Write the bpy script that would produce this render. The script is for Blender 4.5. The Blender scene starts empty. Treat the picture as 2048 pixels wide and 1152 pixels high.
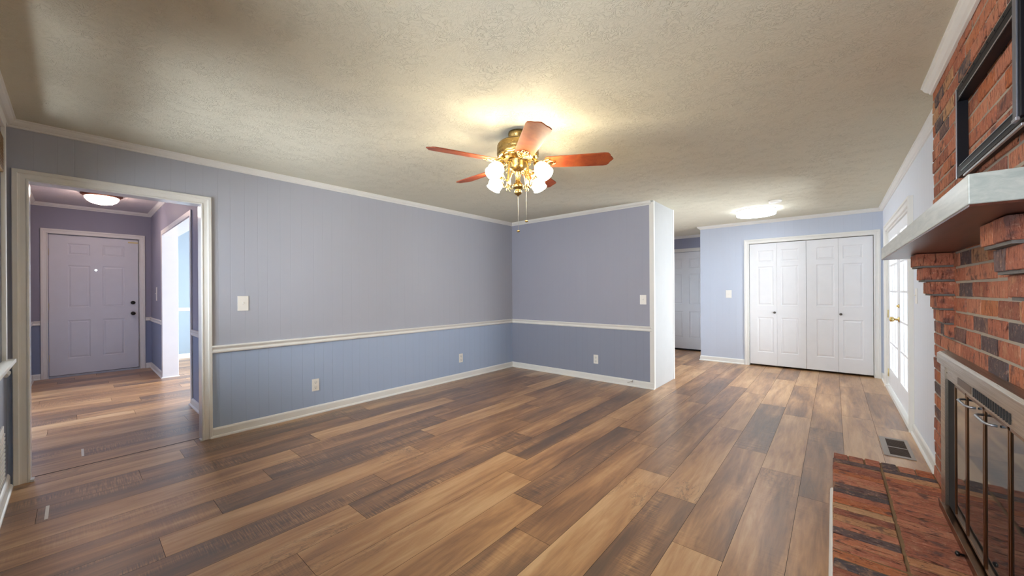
import bpy, bmesh, math, random
from mathutils import Vector, Matrix
random.seed(7)
S = bpy.context.scene
C = S.collection

# ------------------------------------------------------------------ camera
TH, FPX, CY, ROLL, H = 40.574, 750.99, 583.59, -.35, 1.272
cam_d = bpy.data.cameras.new('camera'); cam = bpy.data.objects.new('camera', cam_d); C.objects.link(cam)
t_ = math.radians(TH); b_ = math.radians(ROLL)
Rv = Vector((math.cos(t_), math.sin(t_), 0)); Fv = Vector((-math.sin(t_), math.cos(t_), 0)); Zv = Vector((0, 0, 1))
RX = Rv * math.cos(b_) + Zv * math.sin(b_); UY = Zv * math.cos(b_) - Rv * math.sin(b_)
M = Matrix((RX, UY, -Fv)).transposed().to_4x4(); M.translation = Vector((0, 0, H))
cam.matrix_world = M
cam_d.sensor_width = 36; cam_d.lens = 36 * FPX / 2048; cam_d.shift_y = (CY - 576) / 2048; cam_d.clip_start = .02
S.camera = cam

# ------------------------------------------------------------------ view + world
S.view_settings.view_transform = 'Standard'; S.view_settings.look = 'None'
S.view_settings.gamma = 1; S.view_settings.use_curve_mapping = False
S.view_settings.exposure = 1.22
W = bpy.data.worlds.new('sky'); S.world = W; W.use_nodes = True
bg = W.node_tree.nodes['Background']; bg.inputs[0].default_value = (.88, .94, 1.0, 1); bg.inputs[1].default_value = 7.0
try:
    S.cycles.max_bounces = 10; S.cycles.diffuse_bounces = 7; S.cycles.sample_clamp_indirect = 6
    S.cycles.use_denoising = True; S.cycles.caustics_reflective = False; S.cycles.caustics_refractive = False
except Exception: pass

def area(name, loc, direction, w, h, power=0, col=(1, 1, 1), portal=False):
    l = bpy.data.lights.new(name, 'AREA'); l.shape = 'RECTANGLE'; l.size = w; l.size_y = h; l.energy = power; l.color = col
    if portal: l.cycles.is_portal = True
    o = bpy.data.objects.new(name, l); C.objects.link(o); o.location = loc
    o.rotation_euler = Vector(direction).to_track_quat('-Z', 'Z' if abs(direction[2]) < .5 else 'Y').to_euler()
    return o

# area lamps added outside the glass doors and side room to strengthen the daylight
DAY = (.93, .97, 1.0)
area('daylight_boost_doors', (.74, 5.89, 1.05), (-1, 0, .0), 1.9, 1.9, 14, DAY)
area('daylight_boost_side_room', (-7.15, 5.10, 1.3), (0, -1, 0), 3.4, 1.7, 320, (.82, .91, 1.0))

# ------------------------------------------------------------------ materials
def srgb(r, g, b):
    f = lambda c: (c / 255 / 12.92) if c / 255 <= .04045 else ((c / 255 + .055) / 1.055) ** 2.4
    return (f(r), f(g), f(b), 1)
class N:
    def __init__(s, name):
        s.m = bpy.data.materials.new(name); s.m.use_nodes = True; s.t = s.m.node_tree; s.n = s.t.nodes; s.l = s.t.links
        s.b = s.n['Principled BSDF']; s.out = s.n['Material Output']
    def node(s, ty, **k):
        n = s.n.new(ty)
        for a, v in k.items(): setattr(n, a, v)
        return n
    def put(s, sock, v):
        if isinstance(v, bpy.types.NodeSocket): s.l.new(v, sock)
        else: sock.default_value = v
    def math(s, op, a, b=0.0, c=0.0, clamp=False):
        n = s.node('ShaderNodeMath', operation=op, use_clamp=clamp); s.put(n.inputs[0], a); s.put(n.inputs[1], b); s.put(n.inputs[2], c); return n.outputs[0]
    def pos(s):
        if not hasattr(s, '_p'): s._p = s.node('ShaderNodeNewGeometry').outputs['Position']
        return s._p
    def xyz(s, v):
        n = s.node('ShaderNodeSeparateXYZ'); s.put(n.inputs[0], v); return n.outputs
    def comb(s, x, y, z):
        n = s.node('ShaderNodeCombineXYZ'); s.put(n.inputs[0], x); s.put(n.inputs[1], y); s.put(n.inputs[2], z); return n.outputs[0]
    def noise(s, vec, scale=1, detail=3, rough=.5, dist=0):
        n = s.node('ShaderNodeTexNoise'); s.put(n.inputs['Vector'], vec)
        n.inputs['Scale'].default_value = scale; n.inputs['Detail'].default_value = detail
        n.inputs['Roughness'].default_value = rough; n.inputs['Distortion'].default_value = dist
        return n.outputs['Fac']
    def scale(s, vec, x, y, z):
        n = s.node('ShaderNodeMapping'); s.put(n.inputs[0], vec); n.inputs['Scale'].default_value = (x, y, z); return n.outputs[0]
    def mix(s, f, a, b, mode='MIX'):
        n = s.node('ShaderNodeMix', data_type='RGBA', blend_type=mode); s.put(n.inputs[0], f); s.put(n.inputs[6], a); s.put(n.inputs[7], b); return n.outputs[2]
    def ramp(s, f, stops, interp='LINEAR'):
        n = s.node('ShaderNodeValToRGB'); s.put(n.inputs[0], f); cr = n.color_ramp; cr.interpolation = interp
        while len(cr.elements) < len(stops): cr.elements.new(.5)
        for e, (p, c) in zip(cr.elements, stops): e.position = p; e.color = c
        return n.outputs[0]
    def maprange(s, v, a, b, c=0., d=1.):
        n = s.node('ShaderNodeMapRange'); s.put(n.inputs[0], v)
        for i, x in enumerate((a, b, c, d)): n.inputs[i + 1].default_value = x
        return n.outputs[0]
    def bump(s, h, strength=.3, dist=.01, normal=None):
        n = s.node('ShaderNodeBump'); s.put(n.inputs['Height'], h); n.inputs['Strength'].default_value = strength; n.inputs['Distance'].default_value = dist
        if normal: s.put(n.inputs['Normal'], normal)
        s.l.new(n.outputs[0], s.b.inputs['Normal']); return n.outputs[0]
    def set(s, **k):
        for a, v in k.items(): s.put(s.b.inputs[a.replace('_', ' ')], v)
        return s
def plain(name, col, rough=.5, metal=0., bumpy=0, bscale=60, spec=.5):
    n = N(name); n.set(Roughness=rough, Metallic=metal); n.b.inputs['Specular IOR Level'].default_value = spec
    f = n.noise(n.pos(), bscale * .12, 3)
    c2 = tuple(v * .93 for v in col[:3]) + (1,)
    n.set(Base_Color=n.mix(f, col, c2))
    if bumpy: n.bump(n.noise(n.pos(), bscale, 4), bumpy, .002)
    return n.m
def wall_paint(name, col, axis, grooves=True, rough=.55, off=0., amt=.16):
    # sheet panelling: thin vertical grooves repeating every four feet along one axis
    n = N(name); x = n.xyz(n.pos())['XYZ'.index(axis)] if False else n.xyz(n.pos())[{'X': 0, 'Y': 1}[axis]]
    f = n.noise(n.scale(n.pos(), 1, 1, .25), 3, 3)
    base = n.mix(f, col, tuple(v * .95 for v in col[:3]) + (1,))
    if grooves:
        tm = n.math('WRAP', n.math('ADD', x, off + 20.), 1.2192, 0.)
        g = None
        for o in (.012, .115, .205, .315, .42, .50, .61, .705, .81, .925, 1.02, 1.115):
            d = n.math('ABSOLUTE', n.math('SUBTRACT', tm, o))
            m = n.maprange(d, .0012, .0038, 1., 0.)
            g = m if g is None else n.math('MAXIMUM', g, m)
        base = n.mix(n.math('MULTIPLY', g, amt), base, tuple(v * .45 for v in col[:3]) + (1,))
        h = n.math('ADD', n.math('MULTIPLY', g, -1.), n.math('MULTIPLY', n.noise(n.pos(), 90, 2), .12))
        n.bump(h, .35, .0015)
    else:
        n.bump(n.noise(n.pos(), 90, 2), .05, .002)
    n.set(Base_Color=base, Roughness=rough); n.b.inputs['Specular IOR Level'].default_value = .35
    return n.m

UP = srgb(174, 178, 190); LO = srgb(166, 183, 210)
m_upY = wall_paint('blue_grey_paint_upper', UP, 'Y', amt=.05); m_upX = wall_paint('blue_grey_paint_back_dimmed', srgb(160, 163, 178), 'X', amt=.04)  # same paint; back copy darkened in colour for the dimmer light there
m_loY = wall_paint('slate_blue_paint_lower', LO, 'Y', amt=.15); m_loX = wall_paint('slate_blue_paint_lower_back_dimmed', srgb(142, 149, 167), 'X', amt=.1, off=.3)  # left copy of this paint lightened, back copy darker, imitating the light
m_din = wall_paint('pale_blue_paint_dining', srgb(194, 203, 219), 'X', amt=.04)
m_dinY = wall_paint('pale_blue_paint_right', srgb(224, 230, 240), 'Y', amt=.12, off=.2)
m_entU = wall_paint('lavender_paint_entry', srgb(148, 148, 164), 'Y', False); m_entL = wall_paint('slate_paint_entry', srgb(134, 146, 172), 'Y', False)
m_side = wall_paint('light_blue_paint_side_room', srgb(158, 174, 184), 'Y', False)
m_trim = plain('white_semi_gloss_trim', srgb(230, 230, 226), .4, spec=.4)
m_jamb = plain('white_gloss_jamb', srgb(228, 229, 232), .16)
m_door = plain('white_door_paint', srgb(232, 234, 237), .5, spec=.3)
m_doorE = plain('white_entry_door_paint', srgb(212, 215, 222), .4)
m_plate = plain('white_plastic', srgb(238, 236, 230), .35)
m_dark = plain('dark_slot', srgb(30, 28, 28), .6)
m_black = plain('black_hardware', srgb(18, 18, 20), .35)
m_pewter = plain('antique_pewter_knob', srgb(96, 92, 88), .35, 1.)
m_gold = plain('polished_brass', srgb(222, 194, 128), .25, 1.)
m_hinge = plain('brass_hinge', srgb(214, 200, 150), .4, .7)
m_steelblk = plain('black_painted_steel', srgb(10, 13, 22), .5, 0., spec=.25)
m_steel = plain('bare_steel_edge', srgb(176, 180, 190), .35, .8)
m_void = plain('dark_interior', srgb(20, 18, 17), .9)

def mat_antique():
    n = N('antique_brass'); f = n.noise(n.pos(), 70, 4)
    n.set(Base_Color=n.mix(f, srgb(190, 162, 104), srgb(116, 90, 52)), Metallic=1., Roughness=n.maprange(f, .3, .7, .22, .42)); return n.m
m_brass = mat_antique()
def mat_nickel():
    n = N('brushed_bronze_nickel'); p = n.pos(); f = n.noise(n.scale(p, 300, 4, 300), 1, 3)
    n.set(Base_Color=n.mix(f, srgb(196, 188, 176), srgb(150, 138, 124)), Metallic=1., Roughness=n.maprange(f, .3, .7, .26, .42)); return n.m
m_nickel = mat_nickel()
def mat_bronze():
    n = N('dark_bronze_frame'); p = n.pos(); f = n.noise(n.scale(p, 20, 20, 6), 1, 3)
    n.set(Base_Color=n.mix(f, srgb(150, 112, 78), srgb(86, 58, 38)), Metallic=1., Roughness=.28); return n.m
m_bronze = mat_bronze()

def mat_ceiling(name, col):
    n = N(name); p = n.pos()
    warp = n.node('ShaderNodeTexNoise'); n.put(warp.inputs['Vector'], p); warp.inputs['Scale'].default_value = 9; warp.inputs['Detail'].default_value = 2
    add = n.node('ShaderNodeVectorMath', operation='MULTIPLY_ADD'); n.put(add.inputs[0], warp.outputs['Color']); add.inputs[1].default_value = (.22, .22, .22); n.put(add.inputs[2], p)
    a = n.noise(add.outputs[0], 34, 3, .55, .9)
    ridge = n.maprange(n.math('ABSOLUTE', n.math('SUBTRACT', a, .5)), .0, .05, 1., 0.)
    patch = n.maprange(n.noise(p, 7, 2), .42, .62, 0., 1.)
    h = n.math('ADD', n.math('MULTIPLY', ridge, n.math('ADD', n.math('MULTIPLY', patch, .8), .2)), n.math('MULTIPLY', n.noise(p, 60, 3), .35))
    n.bump(h, .6, .005)
    n.set(Base_Color=n.mix(n.math('MULTIPLY', ridge, .10), col, tuple(v * .75 for v in col[:3]) + (1,)), Roughness=.85)
    n.b.inputs['Specular IOR Level'].default_value = .2
    return n.m
m_ceil = mat_ceiling('stomped_texture_ceiling', srgb(219, 215, 196))
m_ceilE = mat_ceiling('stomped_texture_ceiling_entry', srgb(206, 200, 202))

def mat_floor():
    n = N('wood_look_vinyl_planks'); p = n.pos(); x, y, z = n.xyz(p)
    at = n.node('ShaderNodeAttribute', attribute_name='plank'); r, g, b = n.xyz(at.outputs['Vector'])
    off = n.math('MULTIPLY', g, 40.)
    v = n.comb(n.math('ADD', x, off), n.math('ADD', y, off), off)
    broad = n.noise(n.scale(v, 9, 1.1, 1), 1, 4, .55, .5)
    cath = n.noise(n.scale(v, 26, 2.4, 1), 1, 5, .6, 1.2)
    grain = n.noise(n.scale(v, 170, 7, 1), 1, 3, .6)
    saw = n.noise(n.scale(v, 9, 165, 1), 1, 2, .5)
    sawm = n.math('MULTIPLY', n.maprange(n.noise(n.scale(v, 5, 1.6, 1), 1, 2), .46, .62, 0., 1.), b)
    crack = n.math('ABSOLUTE', n.math('SUBTRACT', n.noise(n.scale(v, 13, 3.2, 1), 1, 5, .65, 1.6), .5))
    crm = n.math('MULTIPLY', n.maprange(crack, .0, .022, 1., 0.), n.maprange(n.noise(n.scale(v, 3, 1.3, 1), 1, 2), .56, .68, 0., 1.))
    t = n.math('ADD', r, n.math('MULTIPLY', n.math('SUBTRACT', broad, .5), 1.35))
    t = n.math('ADD', t, n.math('MULTIPLY', n.math('SUBTRACT', cath, .5), .62))
    t = n.math('ADD', t, n.math('MULTIPLY', n.math('SUBTRACT', grain, .5), .22))
    t = n.math('ADD', t, n.math('MULTIPLY', n.math('MULTIPLY', n.math('SUBTRACT', saw, .47), 1.7), sawm))
    col = n.ramp(t, [(0., srgb(70, 46, 28)), (.22, srgb(104, 70, 42)), (.45, srgb(144, 101, 62)), (.68, srgb(178, 133, 86)), (1., srgb(206, 168, 122))])
    col = n.mix(n.math('MULTIPLY', crm, .75), col, srgb(48, 34, 26))
    # the vinyl print itself drifts between honey and grey-brown from board to board
    col = n.mix(n.maprange(b, 0., 1., .06, .2), col, srgb(132, 114, 98))
    h = n.math('ADD', n.math('MULTIPLY', grain, .5), n.math('MULTIPLY', saw, n.math('MULTIPLY', sawm, .6)))
    n.bump(h, .22, .0015)
    n.set(Base_Color=col, Roughness=n.maprange(grain, .3, .7, .34, .46)); n.b.inputs['Specular IOR Level'].default_value = .6
    n.b.inputs['Coat Weight'].default_value = .5; n.b.inputs['Coat Roughness'].default_value = .33; n.b.inputs['Coat IOR'].default_value = 1.6
    return n.m
m_floor = mat_floor()

def mat_brick(name, stretch):
    n = N(name); p = n.pos()
    at = n.node('ShaderNodeAttribute', attribute_name='brick'); r, g, b = n.xyz(at.outputs['Vector'])
    off = n.math('MULTIPLY', g, 30.)
    x, y, z = n.xyz(p); v = n.comb(n.math('ADD', x, off), n.math('ADD', y, off), n.math('ADD', z, off))
    groove = n.noise(n.scale(v, *stretch), 1, 4, .65, .8)
    rag = n.noise(v, 60, 4, .7)
    blot = n.noise(v, 14, 3, .6)
    base = n.ramp(r, [(0., srgb(88, 80, 84)), (.16, srgb(112, 92, 90)), (.3, srgb(160, 98, 78)), (.5, srgb(188, 116, 90)), (.72, srgb(202, 136, 108)), (.86, srgb(186, 106, 66)), (1., srgb(204, 164, 124))])
    col = n.mix(n.maprange(blot, .55, .70, 0., .6), base, srgb(196, 148, 114))
    col = n.mix(n.maprange(rag, .56, .72, 0., .6), col, srgb(214, 168, 144))
    col = n.mix(n.math('MULTIPLY', n.maprange(blot, .32, .43, 1., 0.), .75), col, srgb(92, 74, 74))
    col = n.mix(n.maprange(groove, .34, .45, .92, 0.), col, srgb(70, 40, 34))
    col = n.mix(n.maprange(rag, .28, .40, .7, 0.), col, srgb(84, 48, 40))
    n.bump(n.math('ADD', n.math('MULTIPLY', groove, 1.3), n.math('MULTIPLY', rag, .8)), 1., .008)
    n.set(Base_Color=col, Roughness=.82); n.b.inputs['Specular IOR Level'].default_value = .3
    return n.m
m_brick = mat_brick('rustic_red_brick', (110, 110, 16)); m_brickH = mat_brick('rustic_red_brick_paver', (16, 100, 100))
def mat_mortar(name, c1, c2):
    n = N(name); p = n.pos(); f = n.noise(p, 14, 3)
    n.set(Base_Color=n.mix(f, c1, c2), Roughness=.95); n.bump(n.noise(p, 160, 3), .6, .003); return n.m
m_mortar = mat_mortar('grey_mortar', srgb(176, 164, 146), srgb(150, 142, 134)); m_mortarG = mat_mortar('dark_grey_mortar', srgb(120, 116, 110), srgb(98, 94, 92)); m_mortarH = mat_mortar('tan_mortar', srgb(150, 120, 86), srgb(112, 88, 64))

def mat_wood(name, a, b, rough, stretch, metal=0., coat=0.):
    n = N(name); p = n.pos(); f = n.noise(n.scale(p, *stretch), 1, 5, .6, .7)
    n.set(Base_Color=n.mix(n.maprange(f, .3, .7), a, b), Roughness=rough); n.bump(f, .12, .002)
    if coat: n.b.inputs['Coat Weight'].default_value = coat; n.b.inputs['Coat Roughness'].default_value = .15
    return n.m
m_mantel = mat_wood('brushed_grey_mantel_paint', srgb(186, 188, 181), srgb(156, 162, 157), .34, (30, 6, 60))
m_soffit = mat_wood('dark_stained_mantel_underside', srgb(92, 46, 30), srgb(58, 28, 20), .3, (40, 3, 40))
m_cherry = mat_wood('cherry_blade_veneer', srgb(158, 78, 34), srgb(118, 44, 22), .5, (12, 12, 12))

def mat_glass(name, tint=(1, 1, 1, 1), gl=.08):
    n = N(name); n.n.remove(n.b)
    tr = n.node('ShaderNodeBsdfTransparent'); tr.inputs[0].default_value = tint
    g = n.node('ShaderNodeBsdfGlossy'); g.inputs['Roughness'].default_value = .02
    fr = n.node('ShaderNodeFresnel'); fr.inputs[0].default_value = 1.45
    mx = n.node('ShaderNodeMixShader'); n.l.new(fr.outputs[0], mx.inputs[0]); n.l.new(tr.outputs[0], mx.inputs[1]); n.l.new(g.outputs[0], mx.inputs[2])
    n.l.new(mx.outputs[0], n.out.inputs[0]); return n.m
m_glass = mat_glass('clear_window_glass')
def mat_fireglass():
    n = N('smoked_mirror_fire_glass'); n.set(Base_Color=srgb(96, 104, 108), Roughness=.04, Metallic=.85); return n.m
m_fglass = mat_fireglass()
def mat_emit(name, col, st, base=(.9, .9, .9, 1)):
    n = N(name); n.set(Base_Color=base, Roughness=.4, Emission_Color=col, Emission_Strength=st); return n.m
m_shade = mat_emit('lit_ribbed_glass_shade', srgb(255, 238, 202), 30.)
m_dome = mat_emit('lit_alabaster_dome', srgb(255, 222, 204), 13.)
m_drum = mat_emit('lit_white_acrylic_drum', srgb(240, 246, 255), 6.)
m_peep = mat_emit('daylight_in_peephole', srgb(235, 245, 255), 3.)

# ------------------------------------------------------------------ mesh builders
class MB:
    def __init__(s): s.bm = bmesh.new(); s.cl = None
    def attr(s, name): s.cl = s.bm.loops.layers.float_color.new(name); s.an = name; return s
    def face(s, vs, col=None, mi=0):
        f = s.bm.faces.new([s.bm.verts.new(v) for v in vs] if not isinstance(vs[0], bmesh.types.BMVert) else vs); f.material_index = mi
        if s.cl and col:
            for l in f.loops: l[s.cl] = col
        return f
    def box(s, x0, x1, y0, y1, z0, z1, col=None, mi=0, jit=0.):
        x0, x1 = sorted((x0, x1)); y0, y1 = sorted((y0, y1)); z0, z1 = sorted((z0, z1))
        j = lambda: random.uniform(-jit, jit)
        v = [s.bm.verts.new((x + j(), y + j(), z + j())) for z in (z0, z1) for y in (y0, y1) for x in (x0, x1)]
        for q in ((0, 2, 3, 1), (4, 5, 7, 6), (0, 1, 5, 4), (1, 3, 7, 5), (3, 2, 6, 7), (2, 0, 4, 6)): s.face([v[i] for i in q], col, mi)
        return v
    def lathe(s, prof, n=32, o=(0, 0, 0), ax=None, mi=0, flute=0., nf=0):
        o = Vector(o); q = Vector(ax).normalized().to_track_quat('Z', 'Y') if ax else None
        rings = []
        for r, z in prof:
            ring = []
            for i in range(n):
                a = 2 * math.pi * i / n; rr = r * (1 + flute * math.cos(nf * a)) if nf else r
                p = Vector((rr * math.cos(a), rr * math.sin(a), z))
                if q: p = q @ p
                ring.append(s.bm.verts.new(o + p))
            rings.append(ring)
        for a, b in zip(rings, rings[1:]):
            for i in range(n): s.face([a[i], a[(i + 1) % n], b[(i + 1) % n], b[i]], mi=mi).smooth = True
        for ring, rev in ((rings[0], True), (rings[-1], False)):
            f = s.bm.faces.new(ring[::-1] if rev else ring); f.material_index = mi
        return s
    def tube(s, pts, r, n=8, mi=0):
        pts = [Vector(p) for p in pts]; rings = []; prev = None
        for i, p in enumerate(pts):
            d = (pts[min(i + 1, len(pts) - 1)] - pts[max(i - 1, 0)]).normalized()
            up = prev if prev is not None else (Vector((0, 0, 1)) if abs(d.z) < .9 else Vector((1, 0, 0)))
            u = (up - d * up.dot(d)).normalized(); w = d.cross(u); prev = u
            rr = r[i] if isinstance(r, (list, tuple)) else r
            rings.append([s.bm.verts.new(p + (u * math.cos(2 * math.pi * k / n) + w * math.sin(2 * math.pi * k / n)) * rr) for k in range(n)])
        for a, b in zip(rings, rings[1:]):
            for i in range(n): s.face([a[i], a[(i + 1) % n], b[(i + 1) % n], b[i]], mi=mi).smooth = True
        for ring, rev in ((rings[0], True), (rings[-1], False)):
            s.bm.faces.new(ring[::-1] if rev else ring).material_index = mi
        return s
    def profile(s, prof, p0, p1, out, m0=0, m1=0, mi=0):
        # prof: closed list of (outward, up); swept from p0 to p1; m0/m1 = mitre factor (+ lengthens with outward)
        p0, p1, out = Vector(p0), Vector(p1), Vector(out); d = (p1 - p0).normalized()
        A = [s.bm.verts.new(p0 + out * a + Vector((0, 0, b)) - d * a * m0) for a, b in prof]
        B = [s.bm.verts.new(p1 + out * a + Vector((0, 0, b)) + d * a * m1) for a, b in prof]
        n = len(prof)
        for i in range(n): s.face([A[i], A[(i + 1) % n], B[(i + 1) % n], B[i]], mi=mi)
        s.bm.faces.new(A[::-1]).material_index = mi; s.bm.faces.new(B).material_index = mi
        return s
    def ball(s, o, r, seg=16, sc=(1, 1, 1), mi=0):
        pr = [(max(r * math.sin(math.pi * i / 8), 1e-4), -r * math.cos(math.pi * i / 8) * sc[2]) for i in range(9)]
        return s.lathe(pr, seg, o, mi=mi)
    def build(s, name, mat, parent=None, bevel=0., seg=2, **props):
        bmesh.ops.recalc_face_normals(s.bm, faces=s.bm.faces[:])
        me = bpy.data.meshes.new(name); s.bm.to_mesh(me); s.bm.free()
        for m in (mat if isinstance(mat, (list, tuple)) else [mat]): me.materials.append(m)
        o = bpy.data.objects.new(name, me); C.objects.link(o)
        if parent:
            o.parent = parent; o.matrix_parent_inverse = Matrix.Translation(parent.location).inverted() if parent.type == 'EMPTY' else Matrix()
        if bevel:
            b = o.modifiers.new('bevel', 'BEVEL'); b.width = bevel; b.segments = seg; b.limit_method = 'ANGLE'; b.angle_limit = .6
        for k, v in props.items(): o[k] = v
        return o
def struct(name, mb, mat, **k): return mb.build(name, mat, kind='structure', **k)
def empty(name, loc, label=None, cat=None, group=None, kind=None):
    o = bpy.data.objects.new(name, None); C.objects.link(o); o.location = loc; o.empty_display_size = .1
    if label: o['label'] = label
    if cat: o['category'] = cat
    if group: o['group'] = group
    if kind: o['kind'] = kind
    return o

# ------------------------------------------------------------------ room dimensions
XL, XR, YB, YN, YC = -4.162, .5376, 4.866, -.29, 7.4976
XE, YE2, XC, ZC = -1.787, 5.655, -1.857, 2.44
T = .12
YH = 8.5
ZE = 2.655   # entry ceiling
XF = -9.0; YL = -.41; YR = .88; YR2 = 1.04
D0, D1, DZ = -.195, .72, 2.045     # cased opening in left wall
WN = [(-3.90, -2.30), (-1.40, -.20)]   # windows in the near wall; second one unseen, added to light the camera end
WZ0, WZ1 = .86, 2.31
RAIL0, RAIL1 = .745, .811
ZS = .778

# floor: planks laid to the seams seen in the photograph
fb = MB(); fb.box(-9.9, .66, -.55, 8.7, -.12, -.0025)
sub = struct('floor', fb, m_void)
pl = MB().attr('plank')
X0, PW, PLEN = -.172, .2282, 1.524
joints = {-1: 2.915, 0: 3.213, 1: 1.973, 2: 2.405, 3: 2.638, 4: 1.547, 5: 1.804, 6: 1.995, 7: 2.229, 8: 2.594, 9: 1.362, 10: 1.809, 11: 2.08,
          12: .881, 13: 1.142, 14: 1.38, 15: 1.826, 16: .557, 17: 2.2}
tone = {(1, 0): 'L', (1, 1): 'M', (2, 0): 'D', (2, 1): 'L', (3, 0): 'L', (3, 1): 'G', (4, 0): 'M', (4, 1): 'M', (4, 2): 'M', (5, 0): 'L', (5, 1): 'D', (5, 2): 'M', (6, 0): 'L', (6, 1): 'M', (6, 2): 'L',
        (7, 0): 'L', (7, 1): 'D', (8, 0): 'D', (8, 1): 'M', (9, 0): 'D', (9, 1): 'M', (9, 2): 'D', (10, -1): 'D', (10, 0): 'L', (10, 1): 'M', (11, 0): 'D', (11, 1): 'L', (12, -1): 'L', (12, 0): 'M', (12, 1): 'D',
        (13, 0): 'L', (13, -1): 'M', (14, 0): 'D', (14, -1): 'M', (15, -1): 'D', (15, 0): 'M', (15, 1): 'D', (16, -1): 'M', (16, 0): 'L', (16, 1): 'D', (0, 0): 'M', (0, 1): 'L', (-1, 0): 'M', (-1, 1): 'G'}
TV = {'L': (.72, .05), 'M': (.52, .25), 'D': (.30, .95), 'G': (.42, .6)}
for k in range(-4, 43):
    xh = X0 - PW * k; xl = xh - PW
    if k >= 18:
        xh = -4.25 - PW * (k - 18); xl = xh - PW
    if k == 17: xl = -4.246
    if xl > .64: continue
    j = joints.get(k, random.uniform(0, PLEN)); n0 = math.floor((j + .6) / PLEN)
    if k == 19: j = .043
    for i in range(-2 - n0, 8):
        ya, yb = j + PLEN * (i - 1), j + PLEN * i       # index 0 = board ending at the listed joint
        if yb < -.5 or ya > 8.68: continue
        ty = tone.get((k, i)) or random.choice('LLMMMDG')
        tv, sw = TV[ty]
        col = (min(1, max(0, tv + random.uniform(-.05, .05))), random.random(), sw, 1)
        g = .0009
        a, b = max(ya + g, -.5), min(yb - g, 8.68)
        if b - a < .01: continue
        pl.face([(xl + g, a, 0), (min(xh, .645) - g, a, 0), (min(xh, .645) - g, b, 0), (xl + g, b, 0)], col)
po = pl.build('plank_boards', m_floor, sub)

# ceilings
c = MB(); c.box(XL - T, XR + T, YN - T, YH + T, ZC, ZC + .1); struct('ceiling', c, m_ceil)
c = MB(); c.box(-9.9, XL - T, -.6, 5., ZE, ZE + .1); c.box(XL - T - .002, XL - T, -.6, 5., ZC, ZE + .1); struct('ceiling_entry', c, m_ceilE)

# ------------------------------------------------------------------ walls
def two_tone(name, boxes_up, boxes_lo, mu, ml):
    b = MB()
    for q in boxes_up: b.box(*q, mi=0)
    for q in boxes_lo: b.box(*q, mi=1)
    return struct(name, b, [mu, ml])
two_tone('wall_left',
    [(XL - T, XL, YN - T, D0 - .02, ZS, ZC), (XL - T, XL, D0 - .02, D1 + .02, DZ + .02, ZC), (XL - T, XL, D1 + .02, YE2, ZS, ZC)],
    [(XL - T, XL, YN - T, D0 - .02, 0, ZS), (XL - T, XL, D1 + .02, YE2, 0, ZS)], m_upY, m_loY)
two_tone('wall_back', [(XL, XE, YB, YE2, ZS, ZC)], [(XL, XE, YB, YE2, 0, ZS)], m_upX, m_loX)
up, lo = [], []
xs = [XL]
for a, b in WN: xs += [a, b]
xs.append(XR + T)
for i in range(0, len(xs), 2): up.append((xs[i], xs[i + 1], YN - T, YN, WZ0, ZC))
for a, b in WN: up.append((a, b, YN - T, YN, WZ1, ZC))
lo.append((XL, XR + T, YN - T, YN, 0, WZ0))
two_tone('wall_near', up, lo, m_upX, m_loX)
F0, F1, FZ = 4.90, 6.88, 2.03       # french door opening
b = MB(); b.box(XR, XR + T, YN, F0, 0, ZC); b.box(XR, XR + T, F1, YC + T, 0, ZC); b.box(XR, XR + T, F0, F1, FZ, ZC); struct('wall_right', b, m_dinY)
K0, K1, KZ = -1.10, .447, 2.068     # closet opening
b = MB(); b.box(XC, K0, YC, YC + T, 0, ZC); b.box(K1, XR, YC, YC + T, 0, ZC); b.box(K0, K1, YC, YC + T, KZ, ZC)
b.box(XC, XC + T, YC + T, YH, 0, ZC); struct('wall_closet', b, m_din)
b = MB(); b.box(XC + T, XR + T, YC + .75, YC + .85, 0, ZC); b.box(XR, XR + T, YC + T, YC + .85, 0, ZC); struct('wall_closet_inside', b, m_void)
m_hall = wall_paint('blue_grey_paint_hall', srgb(150, 156, 178), 'X', False)
HX0, HX1, HZ = -2.80, -2.03, 2.10
b = MB(); b.box(XL - T, HX0, YH, YH + T, 0, ZC); b.box(HX1, XC + T, YH, YH + T, 0, ZC); b.box(HX0, HX1, YH, YH + T, HZ, ZC); struct('wall_hall', b, m_hall)
b = MB(); b.box(XL - T, XL, YE2, 6.0, 0, ZC); b.box(XL - T, XL, 7.9, YH, 0, ZC); b.box(XL - T, XL, 6.0, 7.9, 0, .9); b.box(XL - T, XL, 6.0, 7.9, 2.1, ZC); struct('wall_hall_left', b, m_hall)
e = empty('window_5', (XL, 6.95, .9), kind='structure')  # unseen window added to light the dark hall
b = MB()
for q in ((6.0, 6.06, .9, 2.1), (7.84, 7.9, .9, 2.1), (6.0, 7.9, .9, .96), (6.0, 7.9, 2.04, 2.1), (6.92, 6.98, .9, 2.1)): b.box(XL - .09, XL - .04, *q)
b.build('window_sash', m_trim, e); b = MB(); b.box(XL - .067, XL - .063, 6.0, 7.9, .9, 2.1); b.build('window_pane', mat_glass('added_window_glass'), e)
area('window_portal', (XL - T - .03, 6.95, 1.5), (1, 0, 0), 1.9, 1.2, portal=True)
b = MB(); b.box(XE, XE + .03, YB - .006, YE2 + .004, 0, ZC); struct('wall_end_panel', b, plain('white_panel_paint', srgb(184, 186, 186), .5, spec=.3), bevel=.003)

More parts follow.
